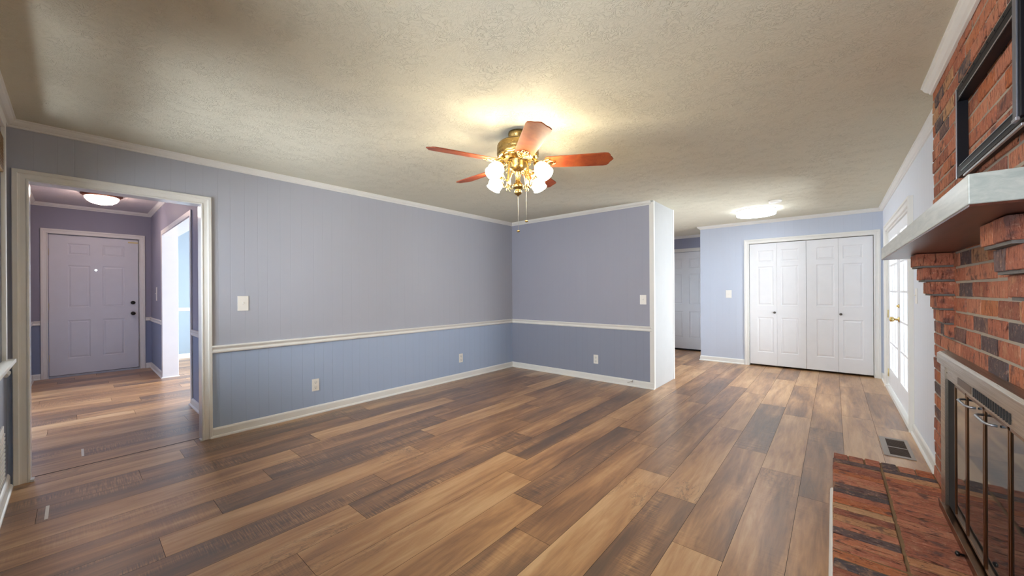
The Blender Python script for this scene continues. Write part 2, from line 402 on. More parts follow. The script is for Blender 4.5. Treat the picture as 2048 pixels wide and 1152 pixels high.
# entry
EZ = .842
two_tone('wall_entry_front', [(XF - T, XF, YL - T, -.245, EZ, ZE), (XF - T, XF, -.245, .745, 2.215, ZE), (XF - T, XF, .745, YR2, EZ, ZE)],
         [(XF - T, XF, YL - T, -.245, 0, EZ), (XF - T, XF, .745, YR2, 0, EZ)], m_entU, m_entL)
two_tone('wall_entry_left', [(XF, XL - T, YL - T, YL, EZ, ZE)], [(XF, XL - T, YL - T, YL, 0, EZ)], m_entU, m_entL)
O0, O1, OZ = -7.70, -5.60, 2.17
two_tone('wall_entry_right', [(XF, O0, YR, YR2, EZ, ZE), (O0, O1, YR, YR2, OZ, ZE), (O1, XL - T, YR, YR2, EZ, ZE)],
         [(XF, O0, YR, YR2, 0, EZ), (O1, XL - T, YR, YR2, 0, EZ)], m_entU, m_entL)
SX = -9.78
SW = (2.1, 4.1, .5, 2.2)
b = MB(); b.box(SX - T, SX, YR2, SW[0], 0, ZE); b.box(SX - T, SX, SW[1], 5., 0, ZE); b.box(SX - T, SX, SW[0], SW[1], 0, SW[2]); b.box(SX - T, SX, SW[0], SW[1], SW[3], ZE)
b.box(SX, XF - T, YR2 - T, YR2, 0, ZE)
struct('wall_side_room_front', b, m_side)
b = MB(); b.box(SX - T, -8.9, 4.88, 5., 0, ZE); b.box(-5.4, XL - T, 4.88, 5., 0, ZE); b.box(-8.9, -5.4, 4.88, 5., 2.2, ZE); b.box(-8.9, -5.4, 4.88, 5., 0, .4); struct('wall_side_room_far', b, m_side)

# ------------------------------------------------------------------ trims
CR = [(0, 0), (.047, 0), (.047, -.007), (.040, -.011), (.036, -.022), (.024, -.034), (.013, -.040), (.011, -.049), (0, -.051)]
RL = [(0, 0), (.012, 0), (.019, .007), (.019, .018), (.011, .026), (.011, .034), (.017, .042), (.024, .052), (.024, .060), (.016, .066), (0, .066)]
BB = [(0, 0), (.026, 0), (.025, .010), (.019, .017), (.013, .019), (.013, .070), (.009, .080), (.003, .086), (0, .086)]
tn = [0]
def trim(segs, prof, z, name=None, mat=None):
    tn[0] += 1; b = MB()
    for p0, p1, out, m0, m1 in segs: b.profile(prof, (*p0, z), (*p1, z), (*out, 0), m0, m1)
    return struct(name or 'trim_%d' % tn[0], b, mat or m_trim)
E1 = 1e-4
trim([((XL, YN), (XL, YB), (1, 0), -1, -1)], CR, ZC - E1)                                # crown left
trim([((XL, YB), (XE, YB), (0, -1), -1, 0)], CR, ZC - E1)                                # crown back
trim([((XL, YN), (XR, YN), (0, 1), -1, -1)], CR, ZC - E1)                                # crown near
trim([((XR, 3.24), (XR, YC), (-1, 0), 0, -1), ], CR, ZC - E1)                            # crown right
trim([((XC, YC), (XR, YC), (0, -1), 1, -1), ((XC, YC), (XC, YH), (-1, 0), 1, -1)], CR, ZC - E1)    # crown closet + return
trim([((XL, YH), (XC, YH), (0, -1), 0, -1)], CR, ZC - E1)                                # crown hall
trim([((XL, .79), (XL, YB), (1, 0), 0, -1)], RL, RAIL0)                                  # chair rail left
trim([((XL, YB), (XE + .0, YB), (0, -1), -1, 0)], RL, RAIL0)
trim([((XL, YN), (-4.0, YN), (0, 1), -1, 0)], RL, RAIL0)
trim([((XL, .775), (XL, YB), (1, 0), 0, -1)], BB, 0, 'baseboard_left')
trim([((XL, YB), (XE + .03, YB), (0, -1), -1, 0)], BB, 0, 'baseboard_back')
trim([((XL, YN), (XR, YN), (0, 1), -1, 0)], BB, 0, 'baseboard_near')
trim([((XR, 3.24), (XR, F0 - .08), (-1, 0), 0, 0), ((XR, F1 + .07), (XR, YC), (-1, 0), 0, -1)], BB, 0, 'baseboard_right')
trim([((XC, YC), (-1.168, YC), (0, -1), 1, 0), ((XC, YC), (XC, YH), (-1, 0), 1, -1), ((.515, YC), (XR, YC), (0, -1), 0, -1)], BB, 0, 'baseboard_closet')
trim([((XF, YL), (XF, -.325), (1, 0), -1, 0), ((XF, .806), (XF, YR), (1, 0), 0, -1)], BB, 0, 'baseboard_entry_front')
trim([((XF, YR), (O0, YR), (0, -1), -1, 1), ((O1 , YR), (XL - T, YR), (0, -1), 1, 0), ((O0, YR), (O0, YR2), (1, 0), 1, 1)], BB, 0, 'baseboard_entry_right')
trim([((XF, YL), (XL - T, YL), (0, 1), -1, 0)], BB, 0, 'baseboard_entry_left')
trim([((XF, YL), (XF, -.325), (1, 0), -1, 0), ((XF, .806), (XF, YR), (1, 0), 0, -1)], RL, .81)
trim([((XF, YR), (O0 - .06, YR), (0, -1), -1, 0), ((O1 + .06, YR), (XL - T, YR), (0, -1), 0, 0)], RL, .80)
trim([((XF, YL), (XL - T, YL), (0, 1), -1, 0)], RL, .81)
trim([((XF, YL), (XF, YR), (1, 0), -1, -1), ((XF, YR), (XL - T, YR), (0, -1), -1, 0), ((XF, YL), (XL - T, YL), (0, 1), -1, 0)], CR, ZE - E1)
trim([((SX, YR2), (SX, 5.), (1, 0), 0, 0)], BB, 0, 'baseboard_side_room')
trim([((SX, YR2), (SX, SW[0]), (1, 0), 0, 0)], RL, .93)
# corner moulding of the wall end
b = MB(); b.box(XE - .025, XE + .031, YB - .009, YB, 0, ZC - .02); struct('trim_50', b, m_trim, bevel=.002)
b = MB(); b.box(XE + .030, XE + .036, YE2 - .035, YE2 + .01, 0, ZC); b.box(XE + .030, XE + .034, YB - .009, YB + .03, 0, ZC); struct('trim_51', b, m_trim, bevel=.002)

# casing of the opening in the left wall, with its jambs
CP = [(.000, 0), (.000, .60), (.06, .80), (.14, .80), (.20, .55), (.50, .62), (.62, .72), (.68, 1.), (.95, 1.), (1., .85), (1., 0)]
def casing(b, P, a0, a1, z1, w, th):
    """mitred moulding round an opening a0..a1, 0..z1; P(a, z, d) maps to the wall"""
    rows = []
    for u, d in CP:
        u *= w; d *= th
        rows.append([b.bm.verts.new(P(a, z, d)) for a, z in ((a0 - u, 0), (a0 - u, z1 + u), (a1 + u, z1 + u), (a1 + u, 0))])
    for r0, r1 in zip(rows, rows[1:]):
        for q in range(3): b.bm.faces.new([r0[q], r0[q + 1], r1[q + 1], r1[q]])
    b.bm.faces.new([r_[0] for r_ in rows]); b.bm.faces.new([r_[3] for r_ in rows][::-1])
def casing_x(b, xf, s, y0, y1, z1, w, th=.018): casing(b, lambda a, z, d: (xf + s * d, a, z), y0, y1, z1, w, th)
def casing_y(b, yf, s, x0, x1, z1, w, th=.018): casing(b, lambda a, z, d: (a, yf + s * d, z), x0, x1, z1, w, th)
b = MB(); casing_x(b, XL, 1, D0, D1, DZ, .072); struct('trim_52', b, m_trim)
b = MB(); b.box(XL - T - .002, XL + .004, D0 - .02, D0, 0, DZ); b.box(XL - T - .002, XL + .004, D1, D1 + .02, 0, DZ); b.box(XL - T - .002, XL + .004, D0 - .02, D1 + .02, DZ, DZ + .02)
for y0, y1 in ((D0 , D0 + .016), (D1 - .016, D1)): b.box(XL - .035, XL + .022, y0, y1, 0, .016)
struct('trim_53', b, m_jamb, bevel=.0015)
b = MB(); b.box(XL - .088, XL - .080, D0, D1, .0, .0015); struct('trim_54', b, m_dark)          # transition joint in the floor
# cased opening entry -> side room
b = MB()
for (a0, a1, q0, q1) in ((O0 - .06, O0, 0, OZ + .06), (O0, O1, OZ, OZ + .06), (O1, O1 + .06, 0, OZ + .06)): b.box(a0, a1, YR - .014, YR, q0, q1)
struct('trim_55', b, m_trim, bevel=.002)
b = MB(); b.box(O0, O0 + .018, YR - .012, YR2 + .012, 0, OZ); b.box(O1 - .018, O1, YR - .012, YR2 + .012, 0, OZ); b.box(O0, O1, YR - .012, YR2 + .012, OZ - .018, OZ); struct('trim_56', b, m_jamb, bevel=.002)

# ------------------------------------------------------------------ windows (near wall, side room) with glass and sky behind
def window_y(name, x0, x1, z0, z1, yf):
    e = empty(name, ((x0 + x1) / 2, yf, z0), kind='structure')
    b = MB(); cw = .055
    for q in ((x0 - cw, x0, z0 - cw, z1 + cw), (x1, x1 + cw, z0 - cw, z1 + cw), (x0, x1, z1, z1 + cw), (x0, x1, z0 - cw, z0)):
        b.box(q[0], q[1], yf, yf + .018, q[2], q[3])
    b.build('window_casing', m_trim, e, bevel=.002)
    b = MB(); b.box(x0 - .09, x1 + .09, yf + .001, yf + .05, z0 - .02, z0 + .004); b.build('window_sill', m_trim, e, bevel=.003)
    b = MB(); w = .045; zm = (z0 + z1) / 2
    for q in ((x0, x0 + w, z0, z1), (x1 - w, x1, z0, z1), (x0, x1, z0, z0 + w), (x0, x1, z1 - w, z1), (x0, x1, zm - .02, zm + .02), ((x0 + x1) / 2 - .02, (x0 + x1) / 2 + .02, z0, z1)):
        b.box(q[0], q[1], yf - .09, yf - .04, q[2], q[3])
    b.build('window_sash', m_trim, e, bevel=.002)
    b = MB(); b.box(x0 + .02, x1 - .02, yf - .067, yf - .063, z0 + .02, z1 - .02); b.build('window_pane', m_glass, e)
    area('window_portal', ((x0 + x1) / 2, yf - T - .03, (z0 + z1) / 2), (0, 1, 0), x1 - x0, z1 - z0, portal=True)
for i, (a, bb) in enumerate(WN): window_y('window_%d' % (i + 1), a, bb, WZ0, WZ1, YN)
e = empty('window_4', (SX, 3.1, .5), kind='structure')
b = MB(); y0, y1, z0, z1 = SW
for q in ((y0, y0 + .05, z0, z1), (y1 - .05, y1, z0, z1), (y0, y1, z0, z0 + .05), (y0, y1, z1 - .05, z1), (y0, y1, 1.33, 1.37), (3.08, 3.12, z0, z1)): b.box(SX - .08, SX - .03, q[0], q[1], q[2], q[3])
b.build('window_sash', m_trim, e); b = MB(); b.box(SX - .057, SX - .053, y0, y1, z0, z1); b.build('window_pane', m_glass, e)
area('window_portal', (SX - T - .03, 3.1, 1.35), (1, 0, 0), 2., 1.7, portal=True)
e = empty('window_3', (-7.1, 4.88, .4), kind='structure')
b = MB()
for q in ((-8.9, -8.84, .4, 2.2), (-5.46, -5.4, .4, 2.2), (-8.9, -5.4, .4, .46), (-8.9, -5.4, 2.14, 2.2), (-7.75, -7.7, .4, 2.2), (-6.6, -6.55, .4, 2.2)): b.box(q[0], q[1], 4.9, 4.95, q[2], q[3])
b.build('window_sash', m_trim, e); b = MB(); b.box(-8.9, -5.4, 4.923, 4.927, .4, 2.2); b.build('window_pane', m_glass, e)
area('window_portal', (-7.15, 5.03, 1.3), (0, -1, 0), 3.5, 1.8, portal=True)
area('door_portal', (XR + T + .03, (F0 + F1) / 2, 1.02), (-1, 0, 0), F1 - F0, 2.0, portal=True)
# wood valance at the top of the first near window, seen at the very left edge
b = MB()
for i in range(12): b.box(WN[0][0] + .005, WN[0][1] - .005, YN - .012, YN + .012, 2.03 + i * .018, 2.044 + i * .018)
b.build('window_valance', mat_wood('woven_bamboo', srgb(150, 120, 80), srgb(96, 70, 42), .6, (6, 6, 60)), None, label='brown slatted wood valance across the top of the window at the left edge', category='valance')
# low wall register under that window
g = empty('wall_register', (-3.75, YN, .12), 'white metal wall register low on the wall at the far left edge', 'wall vent')
b = MB(); b.box(-3.86, -3.50, YN + .0005, YN + .010, .13, .47); b.build('register_frame', m_plate, g, bevel=.002)
b = MB()
for i in range(12): b.box(-3.84, -3.52, YN + .010, YN + .016, .155 + i * .024, .165 + i * .024)
b.build('louver', m_plate, g)

# ------------------------------------------------------------------ panelled doors
def leaf_mesh(b, w, h, t, panels, xf):
    """slab of width w, height h, thickness t in local (u,v), front face at depth 0, mapped by xf(u,v,d)"""
    us = sorted({0, w} | {p[0] for p in panels} | {p[1] for p in panels}); vs = sorted({0, h} | {p[2] for p in panels} | {p[3] for p in panels})
    V = lambda u, v, d: xf(u, v, d)
    for i in range(len(us) - 1):
        for j in range(len(vs) - 1):
            u0, u1, v0, v1 = us[i], us[i + 1], vs[j], vs[j + 1]; um, vm = (u0 + u1) / 2, (v0 + v1) / 2
            pn = [p for p in panels if p[0] < um < p[1] and p[2] < vm < p[3]]
            if not pn: b.face([V(u0, v0, 0), V(u1, v0, 0), V(u1, v1, 0), V(u0, v1, 0)])
    for (a, c_, d, e_) in panels:
        rings = [(0, 0), (.009, .007), (.016, .008), (.034, .0015), (.036, .0015)]
        P = [[V(a + i, d + i, -z), V(c_ - i, d + i, -z), V(c_ - i, e_ - i, -z), V(a + i, e_ - i, -z)] for i, z in rings]
        for r0, r1 in zip(P, P[1:]):
            for q in range(4): b.face([r0[q], r0[(q + 1) % 4], r1[(q + 1) % 4], r1[q]])
        b.face(P[-1])
    c4 = [(0, 0), (w, 0), (w, h), (0, h)]
    for q in range(4):
        (a0, a1), (b0, b1) = c4[q], c4[(q + 1) % 4]
        b.face([V(a0, a1, 0), V(b0, b1, 0), V(b0, b1, -t), V(a0, a1, -t)])
    b.face([V(u, v, -t) for u, v in c4])
    bmesh.ops.remove_doubles(b.bm, verts=b.bm.verts[:], dist=1e-5)

# front entry door, faces +X
d1 = empty('door_1', (XF, .24, 0), kind='structure')
b = MB(); casing_x(b, XF, 1, -.250, .730, 2.20, .072); b.build('door_casing', m_trim, d1)
b = MB(); dx = XF - .012
pcols = [(.186, .418), (.550, .800)]; prow = [(.245, .835), (1.035, 1.69), (1.855, 2.03)]
leaf_mesh(b, .965, 2.15, .045, [(c0, c1, r0, r1) for c0, c1 in pcols for r0, r1 in prow], lambda u, v, d: Vector((dx + d, -.243 + u, .035 + v)))
lf = b.build('door_leaf', m_doorE, d1)
b = MB(); b.box(XF - T, XF + .005, -.25, .73, 0, .028); b.build('threshold', m_steel, d1, bevel=.002)
b = MB(); b.box(XF - T, XF - .06, -.245, .745, 0, 2.215); b.build('door_stop', m_jamb, d1)
for z, nm in ((1.128, 'deadbolt'), (.947, 'door_knob')):
    b = MB(); b.lathe([(.0295, 0), (.0295, .006), (.016, .010), (.013, .03)] + ([(.026, .040), (.029, .052), (.024, .064), (.004, .068)] if nm == 'door_knob' else [(.020, .032), (.018, .036), (.004, .037)]), 20, (dx, .6555, z), (1, 0, 0)); b.build(nm, m_black, d1)
b = MB(); b.lathe([(.012, 0), (.012, .004), (.002, .0045)], 14, (dx, .237, 1.66), (1, 0, 0)); b.build('peephole', m_peep, d1)
for z in (.30, 1.09, 1.92):
    b = MB(); b.lathe([(.006, -.05), (.006, .05)], 8, (dx + .004, -.247, z)); b.build('hinge', m_hinge, d1)
b = MB(); b.box(dx, dx + .012, .60, .72, 2.13, 2.15); b.build('door_chain_bracket', m_hinge, d1)

# closet bifold doors face -Y
d2 = empty('door_2', ((K0 + K1) / 2, YC, 0), kind='structure')
b = MB(); casing_y(b, YC, -1, -1.092, .441, 2.06, .072); b.build('door_casing', m_trim, d2)
b = MB(); b.box(-1.10, -1.092, YC - .01, YC + T, 0, 2.06); b.box(.441, .449, YC - .01, YC + T, 0, 2.06); b.box(-1.1, .449, YC - .01, YC + T, 2.06, 2.068); b.build('door_jamb', m_trim, d2)
yd = YC + .012; rows = [(.208, .790), (.990, 1.636), (1.71, 1.905)]
for (l0, l1, p0, p1, knob) in ((-1.086, -.7075, -.975, -.753, -.736), (-.7055, -.328, -.652, -.425, None), (-.324, .0545, -.202, .010, None), (.0565, .435, .106, .331, .081)):
    b = MB(); leaf_mesh(b, l1 - l0, 2.022, .034, [(p0 - l0, p1 - l0, r0, r1) for r0, r1 in rows], lambda u, v, d, l0=l0: Vector((l0 + u, yd - d, .030 + v)))
    bl = b.build('bifold_leaf', m_door, d2)
    if knob:
        b = MB(); b.lathe([(.010, 0), (.007, .008), (.009, .014), (.017, .019), (.0185, .026), (.012, .032), (.002, .034)], 18, (knob, yd, .905), (0, -1, 0)); b.build('knob', m_pewter, bl)

# hall door
d3 = empty('door_3', ((HX0 + HX1) / 2, YH, 0), kind='structure')
b = MB(); casing_y(b, YH, -1, HX0, HX1, HZ, .072); b.build('door_casing', m_trim, d3)
b = MB(); yh = YH + .012
leaf_mesh(b, .765, 2.06, .035, [(c0, c1, r0, r1) for c0, c1 in ((.115, .335), (.467, .685)) for r0, r1 in ((.235, .80), (.955, 1.60), (1.72, 1.93))], lambda u, v, d: Vector((HX0 + .003 + u, yh - d, .035 + v)))
b.build('door_leaf', m_door, d3)
b = MB(); b.box(HX0, HX1, YH + .05, YH + .06, 0, HZ); b.build('door_stop', m_dark, d3)

# french doors in the right wall, face -X
d4 = empty('door_4', (XR, (F0 + F1) / 2, 0), kind='structure')
b = MB(); casing_x(b, XR, -1, F0, F1, FZ, .075, .034); b.build('door_casing', m_trim, d4)
b = MB(); b.box(XR - .01, XR + T, F0, F0 + .02, 0, FZ); b.box(XR - .01, XR + T, F1 - .02, F1, 0, FZ); b.box(XR - .01, XR + T, F0, F1, FZ - .02, FZ); b.build('door_jamb', m_trim, d4)
b = MB(); b.box(XR - .030, XR + T, F0 + .02, F1 - .02, 0, .045); b.build('threshold', m_trim, d4, bevel=.004)
for y0, y1 in ((F0 + .022, 5.888), (5.892, F1 - .022)):
    b = MB(); x0, x1 = XR + .004, XR + .048; z0, z1 = .052, FZ - .023; st, br, tr = .105, .22, .11
    b.box(x0, x1, y0, y0 + st, z0, z1); b.box(x0, x1, y1 - st, y1, z0, z1); b.box(x0, x1, y0 + st, y1 - st, z0, z0 + br); b.box(x0, x1, y0 + st, y1 - st, z1 - tr, z1)
    lf = b.build('french_door_leaf', m_door, d4, bevel=.003)
    b = MB(); gy0, gy1, gz0, gz1 = y0 + st, y1 - st, z0 + br, z1 - tr
    for i in range(1, 3): yy = gy0 + (gy1 - gy0) * i / 3; b.box(x0 + .004, x1 - .004, yy - .010, yy + .010, gz0, gz1)
    for i in range(1, 5): zz = gz0 + (gz1 - gz0) * i / 5; b.box(x0 + .006, x1 - .006, gy0, gy1, zz - .010, zz + .010)
    b.build('muntin_grid', m_door, lf, bevel=.002)
    b = MB(); b.box(XR + .024, XR + .028, gy0 - .005, gy1 + .005, gz0 - .005, gz1 + .005); b.build('door_pane', m_glass, lf)
for y in (F0 + .021, F1 - .021):
    for z in (.20, .96, 1.78):
        b = MB(); b.lathe([(.007, -.05), (.007, .05)], 10, (XR - .002, y, z)); b.box(XR - .001, XR + .003, y - .02, y + .02, z - .05, z + .05); b.build('hinge', m_hinge, d4)
for zz, nm in ((.945, 'door_knob'), (1.09, 'deadbolt')):
    b = MB()
    if nm == 'door_knob': b.lathe([(.030, 0), (.030, .006), (.012, .012), (.010, .036), (.022, .044), (.028, .058), (.026, .070), (.012, .078), (.002, .079)], 22, (XR + .004, 5.835, zz), (-1, 0, 0))
    else: b.lathe([(.022, 0), (.020, .008), (.003, .010)], 18, (XR + .004, 5.835, zz), (-1, 0, 0)); b.box(XR - .018, XR - .004, 5.832, 5.838, zz - .012, zz + .012)
    b.build(nm, m_gold, d4)

# ------------------------------------------------------------------ plates
def switch(y_or_x, z, ax, face, s, label, w=.07, h=.114, toggle=True):
    """ax 'x': plate on plane x=face; ax 'y': on plane y=face. s = outward sign"""
    loc = (face, y_or_x, z) if ax == 'x' else (y_or_x, face, z)
    e = empty('light_switch', loc, label, 'light switch')
    def bx(u0, u1, d0, d1, z0, z1, name, mat, bev=.0015, par=e):
        b = MB()
        if ax == 'x': b.box(face + s * d0, face + s * d1, y_or_x + u0, y_or_x + u1, z + z0, z + z1)
        else: b.box(y_or_x + u0, y_or_x + u1, face + s * d0, face + s * d1, z + z0, z + z1)
        return b.build(name, mat, par, bevel=bev)
    pl_ = bx(-w / 2, w / 2, .0004, .006, -h / 2, h / 2, 'wall_plate', m_plate, .002)
    bx(-.006, .006, .006, .0068, -.013, .013, 'toggle_slot', m_dark if toggle == 'hole' else m_trim, 0, e)
    if toggle != 'hole': bx(-.004, .004, .006, .018, 0, .010, 'toggle', m_plate, .001, e)
    return e
e = switch(1.022, 1.180, 'x', XL, 1, 'oversized white switch plate on the left wall beside the wide cased opening', .085, .137)
switch(-1.899, 1.157, 'y', YB, -1, 'white toggle switch on the back wall near its white end panel', .086, .124)
switch(-1.401, 1.21, 'y', YC, -1, 'white light switch on the pale wall left of the closet doors', .09, .135)
switch(4.665, 1.215, 'x', XR, -1, 'white light switch seen edge-on between the glass doors and brick', .075, .13)
switch(-8.345, 1.272, 'y', YR, -1, 'small white light switch in the entry, right of the front door', .09, .22)
def outlet(u, z, ax, face, s, label):
    e = empty('wall_outlet', (face, u, z) if ax == 'x' else (u, face, z), label, 'outlet')
    def bx(u0, u1, d0, d1, z0, z1, name, mat, par, bev=.001):
        b = MB()
        if ax == 'x': b.box(face + s * d0, face + s * d1, u + u0, u + u1, z + z0, z + z1)
        else: b.box(u + u0, u + u1, face + s * d0, face + s * d1, z + z0, z + z1)
        return b.build(name, mat, par, bevel=bev)
    bx(-.036, .036, .0004, .006, -.063, .063, 'wall_plate', m_plate, e, .002)
    for dz in (-.027, .027):
        so = bx(-.017, .017, .006, .0085, dz - .016, dz + .016, 'socket', m_trim, e)
        b = MB()
        for q in ((-.009, -.0065, dz - .002, dz + .008), (.0065, .009, dz - .002, dz + .007), (-.003, .003, dz - .013, dz - .008)):
            if ax == 'x': b.box(face + s * .0085, face + s * .0090, u + q[0], u + q[1], z + q[2], z + q[3])
            else: b.box(u + q[0], u + q[1], face + s * .0085, face + s * .0090, z + q[2], z + q[3])
        b.build('slot', m_dark, so)
outlet(1.659, .302, 'x', XL, 1, 'white duplex outlet on the lower left wall nearest the cased opening')
outlet(3.695, .305, 'x', XL, 1, 'white duplex outlet on the lower left wall nearest the far corner')
outlet(-2.59, .299, 'y', YB, -1, 'white duplex outlet on the lower back wall')
# coax stub on the back baseboard
b = MB(); b.tube([(-2.045, YB - .012, .075), (-2.05, YB - .03, .068), (-2.065, YB - .045, .060), (-2.10, YB - .055, .052)], .0025, 8); b.tube([(-2.045, YB - .012, .078), (-2.043, YB - .03, .070), (-2.046, YB - .034, .056)], .004, 8)
b.build('cable_stub', plain('beige_cable', srgb(150, 140, 122), .6), None, label='short cut cable end poking from the back baseboard near the end panel', category='cable')

# floor register
g = empty('floor_register', (.386, 4.30, 0), 'tan framed floor register with two dark openings beside the brick hearth', 'floor vent')
b = MB()
mr = plain('greige_register', srgb(150, 140, 132), .45)
for q in ((.290, .327, 4.05, 4.54), (.440, .462, 4.05, 4.54), (.327, .440, 4.05, 4.09), (.327, .440, 4.50, 4.54), (.327, .440, 4.285, 4.295)): b.box(q[0], q[1], q[2], q[3], .0006, .005)
b.build('register_frame', mr, g, bevel=.0015)
b = MB(); b.box(.327, .440, 4.09, 4.50, -.0008, .0008); b.build('register_opening', plain('brown_duct', srgb(52, 36, 26), .8), g)
b = MB()
for i in range(12): y = 4.105 + i * .033; b.box(.328, .439, y, y + .004, .001, .003)
b.build('louver', plain('brown_louver', srgb(74, 54, 40), .6), g)
# pale slivers in two open plank joints
for x0, x1, y, lab in ((-3.600, -3.392, -.106, 'short white sliver in an open plank joint before the cased opening'), (-4.70, -4.49, .043, 'faint pale sliver in a plank joint on the entry floor')):
    b = MB(); b.box(x0, x1, y - .007, y + .007, .0003, .0012); b.build('joint_filler_strip', m_plate, None, label=lab, category='floor strip')

# ------------------------------------------------------------------ fireplace
XB = .437; Y0, Y1 = 1.20, 3.215; ZH = .21; CH = .0693; BL = .205
fp = empty('brick_fireplace', ((XB + XR) / 2, 2.2, 0), 'floor to ceiling red brick fireplace with raised hearth at the right edge', 'fireplace')
OY0, OY1, OZ1 = 1.50, 2.74, .905     # firebox opening
def tonecol(): 
    r = random.random(); v = random.uniform(.0, .2) if r < .15 else (random.uniform(.25, .8) if r < .84 else random.uniform(.8, 1.))
    return (v, random.random(), 0, 1)
b = MB().attr('brick'); g_ = .010; nc = 36
zoff = (ZC - .0) % CH
for i in range(nc):
    z0 = 1.448 - CH * 21 + CH * i; z1 = z0 + CH - g_
    if z0 > ZC - .01: break
    z0 = max(z0, .0); z1 = min(z1, ZC - .003)
    if z1 - z0 < .01: continue
    y = Y0 - (BL / 2 if i % 2 else 0)
    while y < Y1:
        a, c_ = max(y, Y0), min(y + BL - g_, Y1 + .004)
        if c_ - a > .02:
            j = random.uniform(-.003, .003)
            segs = [(a, c_)]
            if z0 < OZ1 - .02: segs = [(p, q) for p, q in ((a, min(c_, OY0 + .04)), (max(a, OY1 - .02), c_)) if q - p > .015]
            for p, q in segs: b.box(XB + j, XR - .012, p, q, z0, z1, tonecol(), jit=.0015)
        y += BL
b.build('chimney_bricks', m_brick, fp, bevel=.003, seg=2)
b = MB(); b.box(XB + .004, XR - .001, Y0 + .005, OY0 + .035, .0, ZC); b.box(XB + .004, XR - .001, OY1 - .015, Y1 - .004, 0, ZC); b.box(XB + .004, XR - .001, OY0 + .03, OY1 - .01, OZ1 - .02, ZC)
b.build('mortar', m_mortar, fp)
b = MB(); b.box(XR - .02, XR - .004, OY0, OY1, ZH, OZ1); b.build('firebox', m_void, fp)
# hearth: soldier row at the far end, then two columns of pavers on edge
HX = -.006; HY0 = 1.15; HYE = 3.232
b = MB().attr('brick'); zt = ZH
n6 = (XB - .004 - HX) / 6
for i in range(6): b.box(HX + n6 * i + .003, HX + n6 * (i + 1) - .005, HYE - .095, HYE, .004, zt + random.uniform(-.002, .002), tonecol(), jit=.002)
y = HYE - .095 - .010; xm = .212
while y > HY0:
    w = .054
    for a, c_ in ((HX, xm - .006), (xm + .0065, XB - .008)):
        b.box(a + random.uniform(-.002, .002), c_, y - w, y, .004, zt + random.uniform(-.002, .002), tonecol(), jit=.002)
    y -= w + .0105
b.build('hearth_pavers', m_brickH, fp, bevel=.004, seg=2)
b = MB(); b.box(HX + .006, XB + .004, HY0, HYE - .006, .0, zt - .006); b.build('hearth_mortar', m_mortarH, fp)
b = MB(); b.profile([(0, 0), (.017, 0), (.016, .008), (.010, .015), (0, .018)], (HX, HY0, 0), (HX, 3.13, 0), (-1, 0, 0)); b.build('hearth_shoe_moulding', m_trim, fp)
# corbels
for (ya, yb, nm) in ((2.722, 2.915, 'far'), (1.432, 1.655, 'near')):
    b = MB().attr('brick'); m = MB()
    for i, xs_ in enumerate((.311, .334, .358, .381, .401, .418)):
        z1 = 1.448 - CH * i - .001; z0 = z1 - CH + g_
        mid = ya + (yb - ya) * (.55 if i % 2 else .5)
        col = (random.uniform(.35, .6), random.random(), 0, 1)
        b.box(xs_, XB + .01, ya, mid - .004, z0, z1, col, jit=.001); b.box(xs_ + .002, XB + .01, mid + .004, yb, z0, z1, tonecol(), jit=.001)
        m.box(xs_ + .008, XB + .01, ya + .006, yb - .006, z0 - g_ + .001, z1 - .001)
    c_ = b.build('corbel', m_brick, fp, bevel=.003); m.build('corbel_mortar', m_mortarG, c_)
# crown across the brick
b = MB(); b.profile(CR, (XB, Y0, ZC - E1), (XB, Y1, ZC - E1), (-1, 0, 0), 0, 0); b.build('crown_moulding', m_trim, fp)
# mantel
b = MB(); b.box(.220, XB + .004, 1.250, 3.185, 1.4535, 1.519); b.build('mantel_shelf', m_mantel, fp, bevel=.0025)
b = MB(); b.box(.2225, XB + .004, 1.2525, 3.1825, 1.449, 1.4535); b.build('mantel_underside', m_soffit, fp, label='dark stained underside board')

# ------------------------------------------------------------------ glass door unit of the firebox
gd = empty('fireplace_door_unit', (.41, 2.15, ZH), 'brushed metal fireplace surround with folding glass doors on the hearth', 'fireplace doors')
UY0, UY1 = 1.44, 2.86
b = MB()
xf, xb = .398, .4365
b.profile([(0, 0), (xb - xf - .006, 0), (xb - xf, .004), (xb - xf, .050), (xb - xf - .010, .058), (0, .066)], (xb, UY0, .900), (xb, UY1, .900), (-1, 0, 0)); b.build('hood', m_nickel, gd, bevel=.0015)
for a, c_ in ((2.715, 2.800), (1.50, 1.585)):
    b = MB(); b.box(.402, xb, a, c_, ZH + .001, .900); b.build('side_band', m_nickel, gd, bevel=.0015)
b = MB(); b.box(.409, .414, 1.585, 2.715, .845, .900); b.build('vent_panel', m_nickel, gd, bevel=.001)
vm = plain('vent_slot_bronze', srgb(110, 92, 76), .4, .8)
b = MB()
for i in range(16): y = 1.86 + i * .026; b.box(.4065, .409, y, y + .012, .856, .890)
b.build('vent_slots', m_dark, gd)
b = MB(); b.box(.4075, .409, 2.29, 2.50, .858, .888); b.build('vent_cover', vm, gd)
b = MB(); b.box(.388, .402, 1.50, 2.76, ZH + .001, .232); b.box(.386, .389, 1.50, 2.76, .232, .250); b.box(.389, .430, 1.585, 2.715, .225, .240); b.build('bottom_track', m_bronze, gd, bevel=.001)
